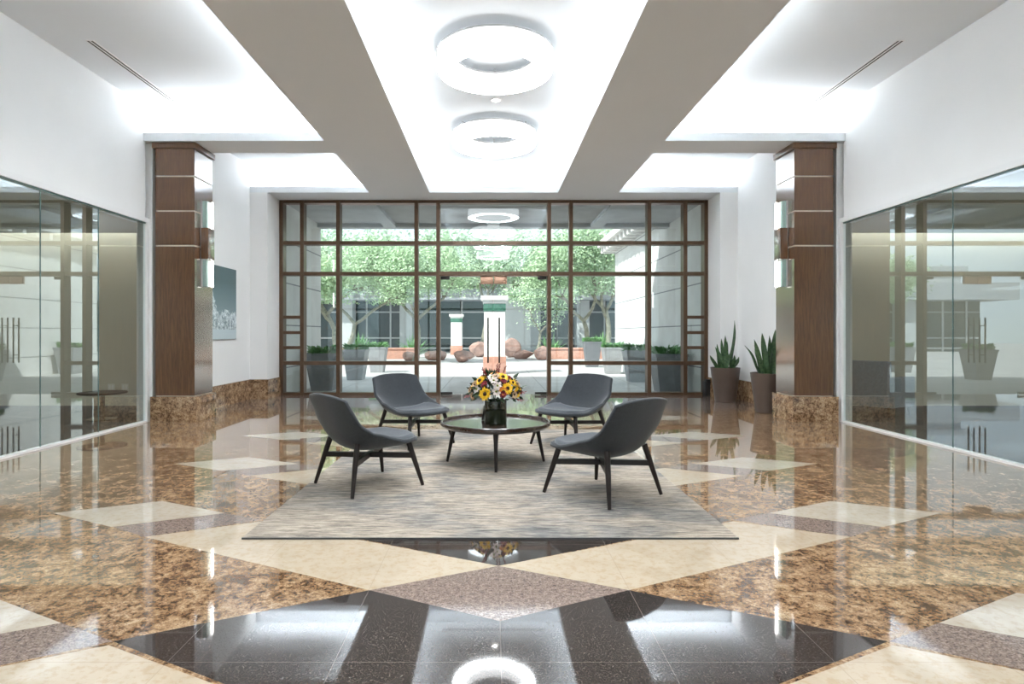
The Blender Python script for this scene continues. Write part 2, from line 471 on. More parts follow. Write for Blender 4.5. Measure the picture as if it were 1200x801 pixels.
# far soffit in front of and above the window
box(bm, -4.72, 4.72, YE, 12.4, ZS, ZS+T)
box(bm, -XC, XC, YE, YE+T, ZS+T, ZL)
box(bm, -4.9, 4.9, 11.86, 12.4, ZS+T, ZC)
ceiling = struct('ceiling', bm, 'ceil')
# LED strips lying on the ledges
strips = []
for s in (-1, 1):
    strips += [(s*(XC+.16), YN+.1, s*(XC+.16), YE+.10), (s*(XB-.16), YN+.1, s*(XB-.16), YA0-.05), (s*(XB-.16), YA1+.05, s*(XB-.16), YE+.1)]
    strips += [(s*(XB-.1), YA0+.14, s*(W-.05), YA0+.14), (s*(XB-.1), YE+.17, s*4.66, YE+.17)]
strips.append((-XC-.1, YE+.17, XC+.1, YE+.17))
for x0, y0, x1, y1 in strips:
    bm = B(); h = .022
    if abs(x0-x1) < 1e-6: box(bm, x0-h, x0+h, y0, y1, ZS+T+.052, ZS+T+.064)
    else: box(bm, min(x0, x1), max(x0, x1), y0-h, y0+h, ZS+T+.052, ZS+T+.064)
    obj('cove_light', bm, 'cove_mid' if max(abs(x0), abs(x1)) < 1.5 else 'cove', ceiling)

# walls ---------------------------------------------------------------
GE = 8.47           # far end of the partition glass
GZ = 2.83           # partition glass head
for side, s in (('left', -1), ('right', 1)):
    bm = B()
    def bx(x0, x1, y0, y1, z0, z1): a, b = sorted((s*x0, s*x1)); box(bm, a, b, y0, y1, z0, z1)
    bx(W, W+.16, YN, GE, GZ, ZC)                 # above the glass
    bx(4.885, W+.16, GE+.06, 9.06, 0, ZS-.001); bx(W, W+.16, GE, 9.06, ZS, ZC)            # pier beside the column
    bx(4.70, W+.3, 9.06, YB+.3, 0, ZC)           # bay wall
    bx(WJ, W+.3, YB, 12.4, 0, ZS)                # nib and window reveal
    bx(W+.3, 10.2, 12.2, 12.4, 0, ZC)            # facade beside the window
    struct('wall_'+side, bm, 'white')
    bm = B()                                     # side room shell
    bx(W+.16, 10, 10.4, 10.55, 0, ZC); bx(9.8, 10, YN, 10.4, 0, ZC)
    bx(W+.16, 10, YN, 9.95, 2.93, 3.0); bx(W+.16, 10, 9.92, 9.95, 3.0, 3.30); bx(W+.16, 10, 9.92, 10.4, 3.30, 3.36)
    room = struct('wall_'+side+'_room', bm, 'tan')
    bm = B(); bx(W+.3, 9.7, 9.952, 9.99, 3.20, 3.26)    # strip added out of sight in a pocket, brightens the end wall
    obj('light_panel', bm, 'panel', room)
    bm = B(); bx(8.5, 9.7, 2.0, 7.0, 2.90, 2.928); obj('light_panel', bm, 'panel_soft', room)  # soft glowing panel added out of view to lift the side room
    bm = B()                                     # granite base
    bx(4.668, 4.70, 9.1, YB, 0, .375); bx(WJ, 4.70, YB-.032, YB, 0, .375); bx(WJ-.028, WJ, YB-.032, YW-.09, 0, .375)
    struct('baseboard_'+side, bm, 'base')
    # white metal frame round the partition
    bm = B()
    bx(W-.025, W+.06, YN, GE+.06, GZ, GZ+.065); bx(W-.025, W+.06, GE, GE+.06, 0, GZ); bx(W-.03, W+.05, YN, GE, 0, .022)
    struct('trim_%d' % (1 if s < 0 else 2), bm, 'trim')
    # glass partition
    win = bpy.data.objects.new('window_%d' % (2 if s < 0 else 3), None); C.objects.link(win); win['kind'] = 'structure'
    joints = [-4.95, -2.9, -.85, 1.2, 3.4, 6.46, GE] if s > 0 else [-4.95, -2.9, -.85, 1.2, 3.7, 6.5, 7.46, GE]
    bm = B()
    for a, b in zip(joints, joints[1:]):
        quad(bm, [(s*W, a+.003, .02), (s*W, b-.003, .02), (s*W, b-.003, GZ), (s*W, a+.003, GZ)])
    obj('glass_panels', bm, 'glass_side', win, 0)
    bm = B()
    for a in joints[1:-1]: bx(W-.004, W+.006, a-.004, a+.004, .02, GZ)
    bx(W-.006, W+.02, YN, GE, GZ-.02, GZ)
    obj('glass_joint', bm, 'glass_edge', win, 0)
bm = B()
for a, b in ((-10.2, -4.36), (4.36, 10.2)): box(bm, a, b, YN-.25, YN, 0, ZC)
struct('wall_near', bm, 'white')
win = bpy.data.objects.new('window_4', None); C.objects.link(win); win['kind'] = 'structure'  # unseen glazing added behind the viewer to let in fill daylight
bm = B()
for x in (-4.32, -3.166, -1.575, 0, 1.575, 3.166, 4.32): box(bm, x-.038, x+.038, YN-.2, YN, 0, ZS)
for z in (.03, .655, 2.474, 3.10, 3.93): box(bm, -4.28, 4.28, YN-.19, YN-.01, z-.036, z+.036)
obj('window_frame', bm, 'bronze', win)
bm = B(); quad(bm, [(-4.3, YN-.1, 0), (4.3, YN-.1, 0), (4.3, YN-.1, ZS), (-4.3, YN-.1, ZS)]); obj('window_glass', bm, 'glass', win, 0)
bm = B(); box(bm, -10, 10, YN-7.0, YN-.25, ZS+.03, ZS+.5); struct('porch_near', bm, 'concrete')  # unseen roof added to keep direct sun out of the rear opening
bm = B(); quad(bm, [(-60, -60, -.05), (60, -60, -.05), (60, YN-.25, -.05), (-60, YN-.25, -.05)]); struct('ground_near', bm, 'paving', angle=0)

# entrance window ---------------------------------------------------------------
win = bpy.data.objects.new('window_1', None); C.objects.link(win); win['kind'] = 'structure'
vx = [4.32, 3.90, 3.166, 1.575, 1.13]
fw, fd0, fd1 = .038, YW-.10, YW+.10
bm = B()
for s in (-1, 1):
    for i, x in enumerate(vx):
        box(bm, s*x-fw, s*x+fw, fd0, fd1, 0, ZS-.002)
    def hb(i, j, z, h=fw, d=.012):
        a, b = sorted((s*(vx[i]), s*(vx[j]))); box(bm, a+fw, b-fw, fd0+d, fd1-d, z-h, z+h)
    for i in range(4):
        for z in (3.10, 2.474, .655): hb(i, i+1, z)
        hb(i, i+1, .028, .028)
        hb(i, i+1, 3.94, .03)
    for z in (1.59, 1.276, .97): hb(0, 1, z, .032)
for z, h in ((3.94, .03), (3.10, fw), (2.474, .045)):
    box(bm, -vx[4]+fw, vx[4]-fw, fd0+.012, fd1-.012, z-h, z+h)
obj('window_frame', bm, 'bronze', win)
bm = B()
for s in (-1, 1):
    for i in range(4):
        zs = [.056, .655, 2.474, 3.10, 3.91] if i else [.056, .655, .97, 1.276, 1.59, 2.474, 3.10, 3.91]
        a, b = sorted((s*vx[i], s*vx[i+1]))
        for z0, z1 in zip(zs, zs[1:]):
            e = fw-.004
            quad(bm, [(a+e, YW, z0+(.0 if z0 < .1 else e)), (b-e, YW, z0+(.0 if z0 < .1 else e)), (b-e, YW, z1-e), (a+e, YW, z1-e)])
for z0, z1 in ((2.519, 3.065), (3.135, 3.912)):
    quad(bm, [(-vx[4]+fw, YW, z0), (vx[4]-fw, YW, z0), (vx[4]-fw, YW, z1), (-vx[4]+fw, YW, z1)])
obj('window_glass', bm, 'glass', win, 0)
# frameless double doors
for n, s in ((1, -1), (2, 1)):
    d = bpy.data.objects.new('door_%d' % n, None); C.objects.link(d); d['kind'] = 'structure'
    bm = B(); a, b = sorted((s*.006, s*(vx[4]-fw-.006)))
    box(bm, a, b, YW-.006, YW+.006, .012, 2.42)
    # a thin pane: keep front face only so that the mirror image stays single
    bmesh.ops.delete(bm, geom=[f for f in bm.faces if abs(f.calc_center_median().y-(YW-.006)) > 1e-4], context='FACES')
    obj('door_glass', bm, 'glass_door', d, 0)
    bm = B(); a, b = sorted((s*(vx[4]-fw-.19), s*(vx[4]-fw-.008))); box(bm, a, b, YW-.02, YW+.02, 2.36, 2.425, .004)
    obj('patch_fitting', bm, 'bronze_dark', d)
    bm = B(); a, b = sorted((s*(vx[4]-fw-.25), s*(vx[4]-fw-.008))); box(bm, a, b, YW-.025, YW+.025, .01, .06, .004)
    obj('patch_fitting', bm, 'bronze_dark', d)
    bm = B(); a, b = sorted((s*.008, s*.27)); box(bm, a, b, YW-.04, YW+.03, 2.27, 2.428, .006)
    obj('closer_cover', bm, 'copper', d)
    bm = B()
    for yy in (YW-.07, YW+.07):
        tube(bm, [(s*.115, yy, .66), (s*.115, yy, 1.58)], .016, 10)
    for zz in (.82, 1.42): tube(bm, [(s*.115, YW-.07, zz), (s*.115, YW+.07, zz)], .011, 8)
    obj('door_handle', bm, 'bronze_dark', d)
# ------------------------------------------------------------------ columns
def column(s, label):
    cx = 4.55*s; y0, y1 = 8.50, 9.06; hw = .28
    t = thing('clad_column', label, 'column', (cx, 8.78, 0), 0, None)
    bm = B(); box(bm, -.325, .325, -.325, .30, 0, .36, .004); obj('granite_base', bm, 'base', t)
    bm = B(); box(bm, -.268, .268, -.268, .272, .36, 3.90); obj('core', bm, 'joint', t)
    zs = [.362, 2.505, 2.998, 3.492, 3.90]
    for z0, z1 in zip(zs, zs[1:]):
        bm = B(); box(bm, -.272, .272, -.28, .28, z0+.011, z1-.011)
        box(bm, -.28, .28, -.272, .272, z0+.011, z1-.011)
        obj('wood_panel', bm, 'wood', t)
    bm = B(); box(bm, -.31, .31, -.31, .30, 3.885, 3.965, .004); obj('cap', bm, 'wood_matt', t)
    return t
column(-1, 'brown wood clad column on granite base beside the left glass wall')
column(1, 'brown wood clad column on granite base beside the potted snake plants')
def sconce(s, label):
    t = thing('wall_sconce', label, 'wall light', (4.27*s, 8.78, 1.94), 0)
    def bx(mat, nm, d0, d1, y0, y1, z0, z1, bev=.003):
        bm = B(); a, b = sorted((-s*d0, -s*d1)); box(bm, a, b, y0, y1, z0, z1, bev); return obj(nm, bm, mat, t)
    bx('silver', 'backplate', 0, .015, -.09, .10, .0, 1.25)
    bx('wood', 'wood_block', .012, .115, -.11, .09, .40, .85)
    for z0, z1 in ((.86, 1.25), (.0, .39)):
        bx('sconce_lit', 'lit_tube', .078, .105, .05, .085, z0, z1)
        bx('teal_glass', 'glass_panel', .015, .07, -.07, .045, z0, z1)
    return t
sconce(-1, 'tall lit wall sconce on the left wood column')
sconce(1, 'tall lit wall sconce on the right wood column')

# ------------------------------------------------------------------ ceiling fittings
def ring_light(y, label):
    t = thing('ring_light', label, 'ceiling light', (0, y, 4.18), 0, None)
    ro, ri, h = .645, .46, .185
    bm = B(); c = .02
    lathe(bm, [(ri+c, 0), (ro-c, 0), (ro-.006, .006), (ro, c), (ro, h), (ri, h), (ri, c), (ri+.006, .006)], 72, closed=True)
    for f in bm.faces: f.material_index = 0 if f.calc_center_median().z < .004 else 1
    obj('diffuser', bm, ['ring', 'ring_side'], t)
    bm = B(); lathe(bm, [(ri-.012, h), (ro+.012, h), (ro+.012, h+.02), (ri-.012, h+.02)], 72, closed=True)
    obj('housing', bm, 'silver', t)
    for k in range(3):
        a = PI/2 + k*2*PI/3; r = .55
        bm = B(); tube(bm, [(r*math.cos(a), r*math.sin(a), h+.02), (r*math.cos(a), r*math.sin(a), ZC-4.18)], .012, 8)
        obj('stem', bm, 'silver', t)
    return t
r1 = ring_light(6.70, 'larger looking lit white ring light, nearer one in the centre coffer')
dup(r1, (0, 9.33, 4.18), 0, 'smaller looking lit white ring light, farther one toward the window')
# unseen extra rings added overhead to light the near floor and rug
for y in (4.07, 1.44):
    bm = B(); ro, ri, h, c = .645, .46, .185, .02
    lathe(bm, [(ri+c, 0), (ro-c, 0), (ro-.006, .006), (ro, c), (ro, h), (ri, h), (ri, c), (ri+.006, .006)], 72, closed=True)
    for f in bm.faces: f.material_index = 0 if f.calc_center_median().z < .004 else 1
    obj('ring_lamp', bm, ['ring', 'ring_side'], ceiling).location = (0, y, 4.18)
def downlight(y, label):
    t = thing('downlight', label, 'downlight', (.02, y, ZC), 0)
    bm = B(); lathe(bm, [(.052, -.004), (.075, -.008), (.078, 0), (.052, 0)], 24, closed=True); obj('trim_ring', bm, 'trim', t)
    bm = B(); lathe(bm, [(0, -.003), (.052, -.003)], 24); obj('lens', bm, 'down', t)
downlight(8.24, 'small round recessed downlight between the two ring lights')
downlight(10.95, 'small round recessed downlight beyond the farther ring light')
def slot(x, y0, y1, label, horiz=False):
    cx, cy = x, (y0+y1)/2; hl = (y1-y0)/2
    t = thing('linear_air_vent', label, 'air vent', (cx, cy, ZC), PI/2 if horiz else 0)
    bm = B(); box(bm, -.045, .045, -hl, hl, -.006, 0); obj('vent_frame', bm, 'trim', t)
    for sx in (-.021, .021):
        bm = B(); box(bm, sx-.010, sx+.010, -hl+.01, hl-.01, -.0075, -.002); obj('slot', bm, 'slot', t)
slot(-4.45, 6.55, 8.45, 'long thin slot vent in the ceiling above the left wall')
slot(4.45, 6.55, 8.45, 'long thin slot vent in the ceiling above the right wall')
slot(.02, 10.4, 12.4, 'slot vent across the far end of the centre coffer', True).__class__
bpy.data.objects['linear_air_vent.002'].location = (0.0, 11.55, ZC)

# ------------------------------------------------------------------ rug
bm = B(); box(bm, -1.51, 1.51, 0, 4.12, 0.001, .012, .003, 0)
for x0, x1, y0, y1 in ((-1.512, 1.512, -.004, .006),): box(bm, x0, x1, y0, y1, .001, .0115, 0, 1)
rug = obj('area_rug', bm, ['rug', 'rug_edge']); rug.location = (-.045, 3.635, 0)
tag(rug, 'large distressed grey and beige rug under the four chairs', 'rug')
RZ = .0155

# ------------------------------------------------------------------ lounge chairs
PROF = [(.375, .360), (.30, .338), (.20, .318), (.08, .303), (-.06, .296), (-.17, .310), (-.26, .362), (-.325, .450), (-.368, .555), (-.400, .665), (-.425, .765)]
def prof(s):
    """point on the centre profile, s 0 (front) .. 1 (top of the back)"""
    n = len(PROF)-1; f = max(0, min(.99999, s))*n; i = int(f); t = f-i
    p0, p1, p2, p3 = (PROF[max(0, min(n, i+k))] for k in (-1, 0, 1, 2))
    q = []
    for c in (0, 1):
        a, b, d, e = p0[c], p1[c], p2[c], p3[c]
        q.append(.5*((2*b) + (-a+d)*t + (2*a-5*b+4*d-e)*t*t + (-a+3*b-3*d+e)*t**3))
    return q
def lerp_tab(tab, s):
    for (a, x), (b, y) in zip(tab, tab[1:]):
        if s <= b:
            t = (s-a)/(b-a); t = t*t*(3-2*t); return x+(y-x)*t
    return tab[-1][1]
HW = [(0, .34), (.25, .365), (.5, .385), (.75, .385), (1, .345)]
CURL = [(0, .025), (.2, .06), (.45, .155), (.62, .15), (.8, .085), (1, .035)]
def shell_pt(a, b, k=.62, inset=1.0, lift=0.0, smax=1.0, smin=0.0):
    kk = k+.12 if b < 0 else k+.12-(.34*b*b)
    x = a*math.sqrt(1-kk*b*b/2); y = b*math.sqrt(1-kk*a*a/2)
    s = smin + (smax-smin)*(y+1)/2
    py, pz = prof(s); e = .01
    q0, q1 = prof(max(0, s-e)), prof(min(.9999, s+e))
    ty, tz = q1[0]-q0[0], q1[1]-q0[1]; l = math.hypot(ty, tz); ty /= l; tz /= l
    ny, nz = tz, -ty                       # towards the sitter
    if nz < 0 and s < .3: ny, nz = -ny, -nz
    h = lerp_tab(HW, s)*inset*1.04
    c = lerp_tab(CURL, s)*abs(x*inset)**2.4 + lift
    return Vector((x*h*(1-.10*lerp_tab(CURL, s)/.15*abs(x)**3), py+ny*c, pz+nz*c))
def make_chair(label):
    t = thing('lounge_chair', label, 'chair', (0, 0, 0), 0, 'grey lounge chairs around the coffee table')
    n = 22
    bm = B()
    g = [[bm.verts.new(shell_pt(-1+2*i/n, -1+2*j/n)) for i in range(n+1)] for j in range(n+1)]
    for j in range(n):
        for i in range(n): bm.faces.new((g[j][i], g[j][i+1], g[j+1][i+1], g[j+1][i]))
    # thicken outwards (away from the sitter)
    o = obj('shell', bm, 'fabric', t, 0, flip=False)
    m = o.modifiers.new('s', 'SOLIDIFY'); m.thickness = .034; m.offset = -1
    m2 = o.modifiers.new('b', 'BEVEL'); m2.width = .012; m2.segments = 3; m2.limit_method = 'ANGLE'; m2.angle_limit = R(50)
    m3 = o.modifiers.new('u', 'SUBSURF'); m3.levels = 1; m3.render_levels = 1
    bake(o)
    # seat cushion
    bm = B(); n = 20
    top = [[None]*(n+1) for _ in range(n+1)]; bot = [[None]*(n+1) for _ in range(n+1)]
    for j in range(n+1):
        for i in range(n+1):
            a, b = -1+2*i/n, -1+2*j/n
            e = min(1, (1-max(abs(a), abs(b)))/.22); puff = math.sqrt(max(0, 1-(1-e)**2))
            top[j][i] = bm.verts.new(shell_pt(a, b, .9, .90, .010+.060*puff, .60, .0))
            bot[j][i] = bm.verts.new(shell_pt(a, b, .9, .90, .002, .60, .015)) if 0 < i < n and 0 < j < n else top[j][i]
    for j in range(n):
        for i in range(n):
            bm.faces.new((top[j][i], top[j][i+1], top[j+1][i+1], top[j+1][i]))
            q = [bot[j][i], bot[j+1][i], bot[j+1][i+1], bot[j][i+1]]
            if len({*q, top[j][i], top[j+1][i+1]}) > 3:
                try: bm.faces.new(q)
                except ValueError: pass
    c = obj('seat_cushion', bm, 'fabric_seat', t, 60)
    # four tapering splayed legs on two crossing bars
    for sx in (-1, 1):
        for sy in (-1, 1):
            zt = .352 if sy > 0 else .385
            f = Vector((sx*.318, sy*.318, 0)); k = zt/.36
            tp = Vector((sx*(.318-.085*k), sy*(.318-.085*k), zt))
            bm = B(); tube(bm, [f, f.lerp(tp, .08), f.lerp(tp, .6), tp], [.0135, .0145, .021, .023], 12); obj('leg', bm, 'walnut', t)
    for q in (1, -1):
        bm = B(); e = .262; z = .243 if q > 0 else .2425
        bar(bm, (-e, -e*q, z), (e, e*q, z), .034, .040); obj('crossbar', bm, 'walnut', t)
    return t
chair = make_chair('grey lounge chair at front left of the table, back turned to the viewer')
def face(x, y, tx=0.0, ty=5.79): return math.atan2(ty-y, tx-x) - PI/2
chair.location = (-1.05, 4.92, RZ); chair.rotation_euler = (0, 0, R(41)-PI/2)
dup(chair, (.82, 4.635, RZ), R(131)-PI/2, 'grey lounge chair at front right of the table, nearest to the viewer')
dup(chair, (-.915, 6.77, RZ), R(-45)-PI/2, 'grey lounge chair at back left of the table, seat facing the viewer')
dup(chair, (.85, 6.72, RZ), R(-134)-PI/2, 'grey lounge chair at back right of the table, seat facing the viewer')

# ------------------------------------------------------------------ coffee table
t = thing('coffee_table', 'round dark wood coffee table with raised rim on the rug', 'coffee table', (0, 5.79, RZ), 0)
bm = B(); lathe(bm, [(0, .372), (.505, .372), (.512, .392), (.522, .398), (.532, .392), (.532, .366), (.515, .346), (.48, .338), (0, .338)], 72)
obj('table_top', bm, 'tabletop', t)
for k in range(4):
    a = k*PI/2 + R(-90)
    f = Vector((.468*math.cos(a), .468*math.sin(a), 0)); tp = Vector((.40*math.cos(a), .40*math.sin(a), .342))
    bm = B(); tube(bm, [f, f.lerp(tp, .1), f.lerp(tp, .75), f.lerp(tp, .93), tp], [.0125, .014, .020, .025, .034], 12)
    obj('leg', bm, 'walnut', t)
TZ = RZ+.372
# vase with flowers
v = thing('flower_arrangement', 'yellow and white flower arrangement in a dark square-cut glass vase on the table', 'flowers', (.0, 5.77, TZ), 0)
v['label'] = 'bouquet of yellow and white flowers in a dark glass cylinder on the coffee table'
bm = B(); lathe(bm, [(0, .002), (.104, .002), (.108, .008), (.108, .222), (.104, .226), (.100, .222), (.100, .20), (0, .20)], 40)
obj('vase', bm, 'vase', v)
rng = random.Random(5)
def dirv(az, el): return Vector((math.cos(el)*math.cos(az), math.cos(el)*math.sin(az), math.sin(el)))
bm = B()
for i in range(240):
    d = dirv(rng.uniform(0, 2*PI), rng.uniform(-.25, 1.5)); r = rng.uniform(.10, .245)
    p = Vector((0, 0, .28)) + Vector((d.x*r*1.02, d.y*r*1.02, d.z*r*.78))
    ax = (d + Vector((rng.uniform(-.7, .7), rng.uniform(-.7, .7), rng.uniform(-.6, .5)))).normalized()
    sd = ax.cross(Vector((rng.uniform(-1, 1), rng.uniform(-1, 1), rng.uniform(-1, 1)))).normalized()
    l, w = rng.uniform(.05, .10), rng.uniform(.010, .022)
    nn = sd.cross(ax)*.006
    quad(bm, [p, p+ax*l*.5+sd*w+nn, p+ax*l, p+ax*l*.5-sd*w+nn])
for i in range(18):
    a = rng.uniform(0, 2*PI)
    tube(bm, [(.05*math.cos(a), .05*math.sin(a), .15), (.09*math.cos(a), .09*math.sin(a), .30)], .004, 5)
obj('leaves', bm, 'foliage', v, 0, flip=False)
def bloom(name, az, el, rad, size, mat, npet, cen, cs, wide, cup=.25, layers=1):
    d = dirv(az, el)
    p = Vector((0, 0, .285)) + Vector((d.x*rad*1.03, d.y*rad*1.03, d.z*rad*.84))
    u = d.orthogonal().normalized(); w = d.cross(u)
    bm = B()
    for ly in range(layers):
        for k in range(npet):
            a = 2*PI*(k+.5*ly)/npet + rng.uniform(-.12, .12)
            e = u*math.cos(a)+w*math.sin(a); sd = d.cross(e)
            l = size*rng.uniform(.88, 1.1)*(1-.18*ly); c = cup+.25*ly
            m = p+d*.002*ly
            pts = [m+e*size*.18+sd*wide*.4, m+e*l*.62+sd*wide+d*c*size*.35, m+e*l+d*c*size*.30, m+e*l*.62-sd*wide+d*c*size*.35, m+e*size*.18-sd*wide*.4]
            mid = bm.verts.new(m+e*l*.5+d*c*size*.22)
            vs = [bm.verts.new(q) for q in pts]
            for q in range(5): bm.faces.new((mid, vs[q], vs[(q+1) % 5]))
    f = obj(name, bm, mat, v, 0, flip=False)
    bm = B(); bmesh.ops.create_uvsphere(bm, u_segments=12, v_segments=8, radius=cs, matrix=Matrix.Translation(p+d*cs*.35))
    obj('flower_center', bm, cen, f, 60)
S = -PI/2            # towards the viewer
for az, el, sz, kind in [
    (S-.42, .10, .068, 'y'), (S+.55, 1.0, .068, 'y'), (S+.50, .36, .062, 'y'), (S-.95, .72, .066, 'y'), (S+1.15, .28, .056, 'y'), (S+.98, .12, .056, 'y'),
    (S-.05, 1.25, .060, 'o'), (S+.30, .22, .05, 'o'), (S+2.6, .8, .06, 'y'), (S-2.4, .7, .06, 'y'), (S+1.9, .5, .058, 'y'), (S+.95, .62, .05, 'y'), (S-1.35, .45, .05, 'y')]:
    bloom('sunflower', az, el, .235, sz, 'petal_y' if kind == 'y' else 'petal_o', 14, 'disc', sz*.28, .014, .25, 2)
for az, el, sz in [(S-.10, .78, .050), (S+.08, .50, .050), (S-.30, 1.0, .045), (S+.02, .22, .046), (S-.85, .30, .042), (S-1.3, .10, .045), (S+1.35, .75, .04), (S+2.2, .3, .05), (S-1.9, .3, .05), (S+3.0, .4, .05)]:
    bloom('lily', az, el, .24, sz, 'petal_w', 6, 'disc_g', .010, .014, .45)
for az, el, sz in [(S+.28, .10, .04), (S+1.0, .9, .04), (S-.55, .55, .04), (S+.42, .72, .036), (S-1.2, 1.0, .035), (S+1.4, .12, .038), (S+2.6, .2, .04)]:
    bloom('carnation', az, el, .232, sz, 'petal_r', 12, 'petal_r', .012, .012, .7, 3)
for az, el, sz in [(S-1.05, .48, .048), (S-1.3, .22, .045), (S+.05, 1.02, .042), (S+1.2, .5, .04), (S-1.0, -.05, .042), (S+.75, .05, .04)]:
    bloom('alstroemeria', az, el, .245, sz, 'petal_k', 6, 'disc', .010, .015, .6, 2)
# sprigs sticking out
for az, el in [(S-.9, 1.0), (S+.75, 1.1), (S-.7, .95), (S+.2, 1.3), (S+1.2, .1), (S-1.3, -.05), (S+1.0, -.15), (S+.5, 1.3)]:
    bm = B(); d = dirv(az, el); p = Vector((0, 0, .28))
    tube(bm, [p+d*.15, p+d*.24, p+d*.295+Vector((0, 0, .01))], [.003, .0025, .0015], 5)
    for k in range(5):
        q = p+d*(.23+.015*k); s_ = d.orthogonal().normalized()*.012*(-1)**k
        quad(bm, [q, q+s_+d*.012, q+s_*1.2+d*.03, q+d*.016])
    obj('sprig', bm, 'petal_r', v, 0, flip=False)
# small black card stand behind the vase
bm = B()
for a, b, z0, z1 in ((-.035, .035, .0, .15),):
    vs = [(-.04, -.03, 0), (.04, -.03, 0), (.04, .0, .15), (-.04, .0, .15), (-.04, .03, 0), (.04, .03, 0)]
    for q in ((0, 1, 2, 3), (3, 2, 5, 4)): quad(bm, [vs[i] for i in q])
bm2 = bm
o = obj('card_stand', bm2, 'black', None, 0)
m = o.modifiers.new('s', 'SOLIDIFY'); m.thickness = .004; bake(o)
o.location = (-.095, 5.95, TZ+.003); o.rotation_euler = (0, 0, R(60))
tag(o, 'small black folded card stand behind the vase on the coffee table', 'card stand')

# ------------------------------------------------------------------ snake plants
def snake_plant(x, y, leaves, seed, label):
    t = thing('potted_snake_plant', label, 'potted plant', (x, y, 0), 0)
    bm = B(); lathe(bm, [(0, 0), (.175, 0), (.185, .01), (.258, .60), (.262, .625), (.258, .63), (.245, .625), (.235, .56), (0, .56)], 40)
    obj('pot', bm, 'pot', t)
    bm = B(); lathe(bm, [(0, .575), (.236, .570)], 24); obj('soil', bm, 'soil', t)
    rg = random.Random(seed)
    for (bx_, by_, tx, ty, h, w) in leaves:
        bm = B(); n = 9; rows = []
        b0 = Vector((bx_, by_, .565)); tip = Vector((tx, ty, .565+h))
        side = Vector((math.cos(rg.uniform(-.7, .7)), math.sin(rg.uniform(-.7, .7)), 0))
        nrm = side.cross(Vector((0, 0, 1)))
        for i in range(n+1):
            q = i/n; c = b0.lerp(tip, q) + Vector(((tx-bx_)*.35*(q*q-q), (ty-by_)*.35*(q*q-q), 0)) + nrm*.012*math.sin(q*7+bx_*30)
            ww = 1.3*w*(.55+.9*q)*(1-q**3.2) if q < 1 else 0.001
            rows.append([bm.verts.new(c-side*ww+nrm*ww*.35), bm.verts.new(c+nrm*.004), bm.verts.new(c+side*ww+nrm*ww*.35), bm.verts.new(c-nrm*.005)])
        for a, b in zip(rows, rows[1:]):
            for k in range(4): bm.faces.new((a[k], a[(k+1) % 4], b[(k+1) % 4], b[k]))
        obj('leaf', bm, 'snake', t, 60)
LV1 = [(.10, 0, .17, -.02, .93, .036), (.02, .02, .0, 0, .66, .030), (-.05, -.02, -.07, 0, .60, .028), (-.10, 0, -.20, -.05, .45, .028), (-.14, -.02, -.30, -.05, .29, .030),
       (-.06, -.08, -.17, -.10, .40, .030), (0, -.08, -.03, -.12, .44, .032), (.06, -.07, .08, -.1, .50, .032), (.12, -.04, .24, -.05, .26, .034), (.13, .04, .26, .0, .25, .03),
       (.05, .08, .08, .12, .55, .03), (-.08, .08, -.1, .14, .5, .03), (.0, .10, .02, .18, .45, .03), (-.02, -.1, .02, -.16, .33, .03), (.09, -.1, .12, -.13, .3, .028), (-.11, -.06, -.12, -.1, .3, .03)]
LV2 = [(-.12, 0, -.38, -.04, .50, .036), (-.08, -.03, -.24, -.05, .60, .034), (-.05, .03, -.20, .02, .50, .03), (-.02, 0, -.10, -.02, .70, .038), (.03, -.02, .02, 0, .66, .034),
       (.07, 0, .12, -.01, .76, .038), (.10, -.03, .16, -.05, .60, .036), (.02, -.08, .0, -.12, .46, .034), (.12, .03, .2, .02, .48, .03), (-.03, -.09, -.13, -.13, .42, .03),
       (.09, -.09, .13, -.13, .42, .032), (.13, -.05, .2, -.08, .34, .03), (0, .09, .0, .14, .56, .03), (-.07, .08, -.14, .14, .44, .03), (.05, -.11, .06, -.16, .32, .028)]
snake_plant(4.285, 11.06, LV1, 1, 'snake plant in a dark round pot nearest the window')
snake_plant(4.36, 9.52, LV2, 2, 'snake plant in a dark round pot beside the wood column')

# ------------------------------------------------------------------ picture, outlets and small boxes
t = thing('wall_picture', 'unframed square print of white glassy shapes on teal, on the left bay wall', 'picture', (-4.70, 9.58, 1.155), 0)
bm = B(); box(bm, 0, .03, 0, 1.25, 0, 1.25, .002); obj('canvas', bm, 'art_edge', t)
bm = B(); quad(bm, [(.0305, .004, .004), (.0305, 1.246, .004), (.0305, 1.246, 1.246), (.0305, .004, 1.246)]); obj('print', bm, 'art', t, 0)
def outlet(x, z, y, label):
    t = thing('outlet_plate', label, 'outlet', (x, y, z), 0)
    bm = B(); box(bm, -.06, .06, -.008, 0, -.06, .06, .003); obj('plate', bm, 'plate', t)
    bm = B()
    for sx in (-.025, .025): box(bm, sx-.014, sx+.014, -.0095, -.007, -.035, .035)
    obj('socket', bm, 'trim', t)
outlet(-6.66, .32, 10.4, 'pale socket plate low on the side-room wall behind the left glass, left of the pair')
outlet(-6.42, .32, 10.4, 'pale socket plate low on the side-room wall behind the left glass, right of the pair')
t = thing('door_control_box', 'small black box on the floor at the right end of the window frame', 'box', (4.28, 12.02, 0), 0)
bm = B(); box(bm, -.05, .05, -.08, .08, 0, .30, .006); obj('housing', bm, 'black', t)
bm = B(); box(bm, -.03, .045, -.10, .02, .26, .34, .006); obj('lid', bm, 'black', t)

